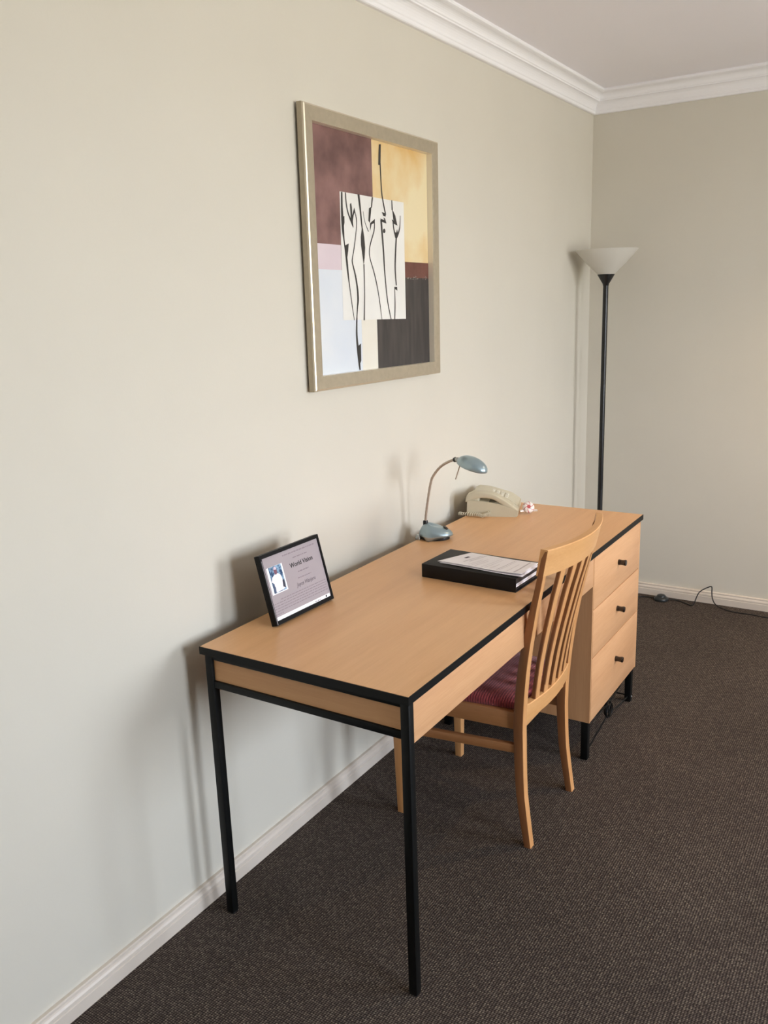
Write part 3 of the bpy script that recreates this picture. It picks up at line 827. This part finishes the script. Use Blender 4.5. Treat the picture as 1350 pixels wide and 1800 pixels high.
for f_ in base.data.polygons:
    if len(f_.vertices) == 4 and min(f_.vertices) < NB: f_.material_index = 1
lathe('underplate', [(0, 0), (0.98, 0), (1.0, 0.003), (0.98, 0.012), (0, 0.012)], (0.004, 0, 0), M['rubber'], base, 36, sx=0.049, sy=0.036)
lathe('rear_foot', [(0, 0), (0.010, 0), (0.011, 0.006), (0.007, 0.016), (0, 0.017)], (-0.052, -0.012, 0), M['silver_pale'], base, 16)
V, F = lathe_geo([(0, 0.0022), (0.5, 0.002), (0.85, 0.0012), (1.0, -0.001)], (0, 0, 0), 24, sx=0.0105, sy=0.0135)
R_ = Matrix.Rotation(math.radians(35), 4, 'Y')
mesh('button', [R_ @ Vector(v) + Vector((0.0395, 0, 0.0375)) for v in V], F, M['rubber'], base, smooth='all')['label'] = 'black push button on the lamp base'
lathe('neck_collar', [(0, -0.008), (0.0085, -0.008), (0.0088, 0.0), (0.0078, 0.006), (0, 0.0065)], (-0.028, 0, 0.056), M['rubber'], dl, 20)
NK = Matrix.Translation((-0.028, 0, 0)) @ Matrix.Rotation(-0.60, 4, 'Z')        # the neck swings straight out from the wall
def nk(pts): return [NK @ Vector(q) for q in pts]
neck = catmull(nk([(0, 0, 0.058), (0.004, 0, 0.090), (0.012, 0, 0.1321), (0.026, 0, 0.1918), (0.039, 0, 0.2201), (0.0713, 0, 0.2539), (0.1074, 0, 0.2745), (0.1315, 0, 0.2826)]), 8)
tube('gooseneck', neck, [0.0042 + 0.0004 * math.sin(i * 2.4) for i in range(len(neck))], M['gooseneck'], dl, 12)
tube('head_collar', nk([(0.1275, 0, 0.2815), (0.1335, 0, 0.2832)]), [0.0075, 0.0082], M['rubber'], dl, 16)
tube('head_joint', nk([(0.1325, 0, 0.2830), (0.1425, 0, 0.2838), (0.1530, 0, 0.2830)]), [0.0065, 0.0072, 0.0085], M['silver_pale'], dl, 16)
# head: shallow egg-shaped shell tilted down at the far end
T_ = NK @ Matrix.Translation((0.1965, 0, 0.2720)) @ Matrix.Rotation(math.radians(15), 4, 'Y')
rings = []
for z, s in ((-0.0075, 0.93), (-0.006, 0.985), (-0.002, 1.0), (0.004, 0.975), (0.010, 0.90), (0.016, 0.77), (0.021, 0.58), (0.0245, 0.34), (0.026, 0.06)):
    rings.append([T_ @ Vector((*[c * s for c in egg(2 * PI * k / 40, 0.053, 0.060, 0.036)], z)) for k in range(40)])
hd = loft('head', rings, M['silver'], dl, smooth='all')
lathe_o = lathe_geo([(0, 0), (1, 0), (1.0, 0.001), (0, 0.001)], (0, 0, 0), 30, sx=0.040, sy=0.027)
mesh('diffuser', [T_ @ (Vector(v) + Vector((0.003, 0, -0.0085))) for v in lathe_o[0]], lathe_o[1], mat('lamp_diffuser', lin(210, 208, 200), 0.4), hd)
tube('tilt_handle', nk([(0.158, -0.006, 0.274), (0.137, -0.006, 0.220)]), 0.0019, M['gooseneck'], hd, 8)

# ------------------------------------------------------------------ telephone (local x runs from back to front, y across)
tp = thing('telephone', 'beige push-button telephone with handset on the far end of desk', 'telephone', (0.072, 1.394, DZ), (0, 0, 0.342), local=True)
PWd = 0.195
side = [(0.0, 0.004), (0.004, 0.0), (0.180, 0.0), (0.1865, 0.004), (0.1870, 0.024), (0.180, 0.0275), (0.120, 0.047), (0.060, 0.057), (0.010, 0.060), (0.002, 0.056)]
extrude_profile('body', side, M['phone'], [lambda a, b: (a, 0.0, b), lambda a, b: (a, PWd, b)], tp, smooth=True)
# raised keypad deck beside the handset
deck = [(0.014, 0.050), (0.182, 0.020), (0.183, 0.030), (0.150, 0.052), (0.070, 0.075), (0.030, 0.078), (0.016, 0.072)]
dk = extrude_profile('keypad_deck', deck, M['phone_light'], [lambda a, b: (a, 0.062, b), lambda a, b: (a, PWd - 0.004, b)], tp, smooth=True)
def decktop(x):
    q = [(0.016, 0.072), (0.030, 0.078), (0.070, 0.075), (0.150, 0.052), (0.183, 0.030)]
    for (a, b), (c, d) in zip(q, q[1:]):
        if x <= c: return b + (d - b) * (x - a) / (c - a)
    return 0.03
for i in range(4):
    for j in range(3):
        x = 0.088 + i * 0.017; y = 0.086 + j * 0.024; z = decktop(x)
        rings = []
        for hz, g_ in ((-0.002, 0.0), (0.003, 0.0), (0.004, 0.0012)):
            rings.append([(a, b, decktop(a) + hz) for a, b in rrect(x, y, 0.0058 - g_, 0.0085 - g_, 0.001, 1)])
        loft('key', rings, M['phone_key'], dk)
# handset: arched bar with deep ear and mouth pieces on the near side
arch = [(-0.002, 0.072, 0.010), (0.006, 0.081, 0.015), (0.030, 0.0895, 0.0135), (0.060, 0.091, 0.0115), (0.095, 0.085, 0.0105), (0.125, 0.071, 0.0115), (0.155, 0.052, 0.0130), (0.176, 0.036, 0.0120), (0.184, 0.030, 0.006)]
rings = []
for x, z, h in [tuple(v) for v in catmull(arch, 4)]:
    rings.append([(x + 0.15 * (q - z), y, q) for y, q in rrect(0.026, z - h, 0.0235, h, 0.006, 3)])
hs = loft('handset', rings, M['phone'], tp)
for nm, x0_, x1_, z0_, z1_ in (('earpiece', 0.000, 0.046, 0.052, 0.078), ('mouthpiece', 0.136, 0.172, 0.030, 0.044)):
    box(nm, (x0_, 0.006, z0_), (x1_, 0.046, z1_), M['phone'], hs, 0.005, 3)
box('cradle', (0.048, 0.004, 0.046), (0.136, 0.058, 0.0535), M['phone_dark'], tp, 0.001)
# coiled cord along the near side
cpath = catmull([(0.086, -0.004, 0.016), (0.072, -0.016, 0.012), (0.060, -0.022, 0.008), (0.046, -0.017, 0.010), (0.020, -0.012, 0.011), (-0.010, -0.010, 0.011), (-0.028, -0.004, 0.011)], 14)
co = []
L = len(cpath); turns = 21
for i in range(turns * 10):
    f_ = i / (turns * 10 - 1) * (L - 1); k = min(int(f_), L - 2); p_ = cpath[k].lerp(cpath[k + 1], f_ - k)
    t_ = (cpath[k + 1] - cpath[k]).normalized(); s_ = t_.cross(Vector((0, 0, 1))).normalized(); u_ = s_.cross(t_)
    a_ = i / 10 * 2 * PI; rr = 0.0062 if i < 40 else 0.0058
    co.append(p_ + s_ * math.cos(a_) * rr + u_ * math.sin(a_) * rr + Vector((0, 0, max(0, rr + 0.0017 - p_.z))))
tube('coiled_cord', co, 0.0013, M['phone_light'], tp, 6)['label'] = 'pale coiled handset cord'

# ------------------------------------------------------------------ wrapped swirl sweet in front of the phone
sw = thing('swirl_sweet', 'red and white swirled wrapped sweet beside the telephone', 'sweet', (0.262, 1.522, DZ), (0, 0, -1.0), local=True)
NS_ = 36; V, F, I = [], [], []
Tm = Matrix.Translation((0, 0, 0.0245)) @ Matrix.Rotation(math.radians(62), 4, 'Y')
pf = [(0.0, 0.0105), (0.007, 0.0105), (0.014, 0.0095), (0.020, 0.006), (0.0225, 0.0), (0.020, -0.006), (0.012, -0.010), (0, -0.0105)]
for i, (r, h) in enumerate(pf):
    for k in range(NS_):
        a_ = 2 * PI * k / NS_ + r * 45
        V.append(Tm @ Vector((r * math.cos(a_), r * math.sin(a_), h)))
for i in range(len(pf) - 1):
    for k in range(NS_):
        F.append((i * NS_ + k, i * NS_ + (k + 1) % NS_, (i + 1) * NS_ + (k + 1) % NS_, (i + 1) * NS_ + k)); I.append(1 if (i < 1 or (k % 6) < 1) else 0)
mesh('sweet', V, F, [M['sweet_white'], M['sweet_red']], sw, smooth='all', idx=I)
for s in (-1, 1):                     # twisted ends of the clear wrapper
    rings = []
    for d, w_, h_ in ((0.018, 0.005, 0.004), (0.022, 0.005, 0.003), (0.028, 0.009, 0.0022), (0.032, 0.011, 0.0015)):
        rings.append([(0.004 + x, s * d, 0.013 + z) for x, z in [(w_ * math.cos(q * PI / 6), h_ * math.sin(q * PI / 6) + 0.0015 * math.sin(q * 2.1)) for q in range(12)]])
    loft('wrapper_end', rings, M['sweet_white'], sw)

# ------------------------------------------------------------------ floor lamp
LX, LY = 0.1585, 2.67
fl_ = thing('floor_lamp', 'tall black uplighter floor lamp with white conical shade in the corner', 'floor lamp', (LX, LY, 0))
lathe('base', [(0, 0), (0.118, 0), (0.120, 0.004), (0.118, 0.012), (0.100, 0.018), (0.030, 0.024), (0.016, 0.034), (0, 0.035)], (LX, LY, 0), M['lampblack'], fl_, 48)
for z0_, z1_ in ((0.030, 0.580), (0.580, 1.09), (1.09, 1.558)):
    lathe('pole', [(0, 0), (0.0122, 0), (0.0122, z1_ - z0_ - 0.003), (0.0118, z1_ - z0_), (0, z1_ - z0_)], (LX, LY, z0_), M['lampblack'], fl_, 24)
lathe('shade_holder', [(0, 1.548), (0.013, 1.548), (0.0145, 1.556), (0.0385, 1.596), (0.0385, 1.599), (0, 1.597)], (LX, LY, 0), M['lampblack'], fl_, 40)['label'] = 'black funnel under the shade'
lathe('shade', [(0.0, 1.5985), (0.037, 1.5985), (0.090, 1.650), (0.1405, 1.7065), (0.1415, 1.7085), (0.1400, 1.7090), (0.1385, 1.7075), (0.088, 1.6525), (0.036, 1.602), (0.0, 1.602)],
      (LX, LY, 0), M['glass_shade'], fl_, 64)['label'] = 'white frosted conical shade'
lathe('bulb', [(0, 0), (0.012, 0), (0.012, 0.02), (0.024, 0.05), (0.026, 0.062), (0.018, 0.08), (0, 0.086)], (LX, LY, 1.602), M['paper'], fl_, 24)

# ------------------------------------------------------------------ power cord with foot switch along the skirting
pc = thing('power_cord', 'black power cord with round foot switch by the skirting board', 'cord', (0.433, 2.834, 0))
cd = catmull([(0.285, 2.70, 0.004), (0.30, 2.80, 0.004), (0.345, 2.838, 0.004), (0.41, 2.836, 0.008), (0.455, 2.840, 0.008), (0.505, 2.856, 0.004), (0.550, 2.836, 0.003), (0.584, 2.812, 0.004), (0.596, 2.818, 0.012),
              (0.603, 2.836, 0.040), (0.612, 2.850, 0.064), (0.630, 2.864, 0.079), (0.648, 2.872, 0.089), (0.661, 2.876, 0.094), (0.666, 2.874, 0.088), (0.668, 2.868, 0.066), (0.674, 2.858, 0.040), (0.690, 2.846, 0.018), (0.720, 2.834, 0.006), (0.785, 2.812, 0.003), (0.86, 2.812, 0.003), (0.938, 2.802, 0.003), (1.10, 2.79, 0.003), (1.35, 2.82, 0.003)], 6)
tube('cord', cd, 0.0028, M['cord'], pc, 8)
fs = lathe('foot_switch', [(0, 0), (0.034, 0), (0.0355, 0.003), (0.0350, 0.010), (0.031, 0.016), (0.024, 0.019), (0.0215, 0.021), (0.020, 0.026), (0.016, 0.0285), (0, 0.029)], (0.433, 2.836, 0), mat('grey_black_switch', lin(34, 38, 38), 0.4), pc, 32)
fs['label'] = 'round black foot switch'

# ------------------------------------------------------------------ warm recessed ceiling light further into the room
RX, RY = 1.85, 2.05
rl = thing('ceiling_downlight', 'small round recessed ceiling light with white trim ring', 'ceiling light', (RX, RY, ZC))
lathe('trim_ring', [(0.040, -0.004), (0.046, -0.006), (0.056, -0.004), (0.058, 0.0005), (0.040, 0.0005), (0.040, -0.004)], (RX, RY, ZC), M['trim'], rl, 40)
em = bpy.data.materials.new('warm_lamp_face'); em.use_nodes = True
pe = em.node_tree.nodes['Principled BSDF']; pe.inputs['Emission Color'].default_value = (1.0, 0.70, 0.40, 1); pe.inputs['Emission Strength'].default_value = 8.0
lathe('lens', [(0, -0.0015), (0.040, -0.0015), (0.040, 0.0005), (0, 0.0005)], (RX, RY, ZC), em, rl, 32)
sl = bpy.data.lights.new('downlight_beam', 'SPOT'); sl.energy = 115; sl.color = (1.0, 0.70, 0.40); sl.spot_size = math.radians(125); sl.spot_blend = 0.9; sl.shadow_soft_size = 0.04
so = bpy.data.objects.new('downlight_beam', sl); C.objects.link(so); so.parent = rl; so.location = (0, 0, -0.012)
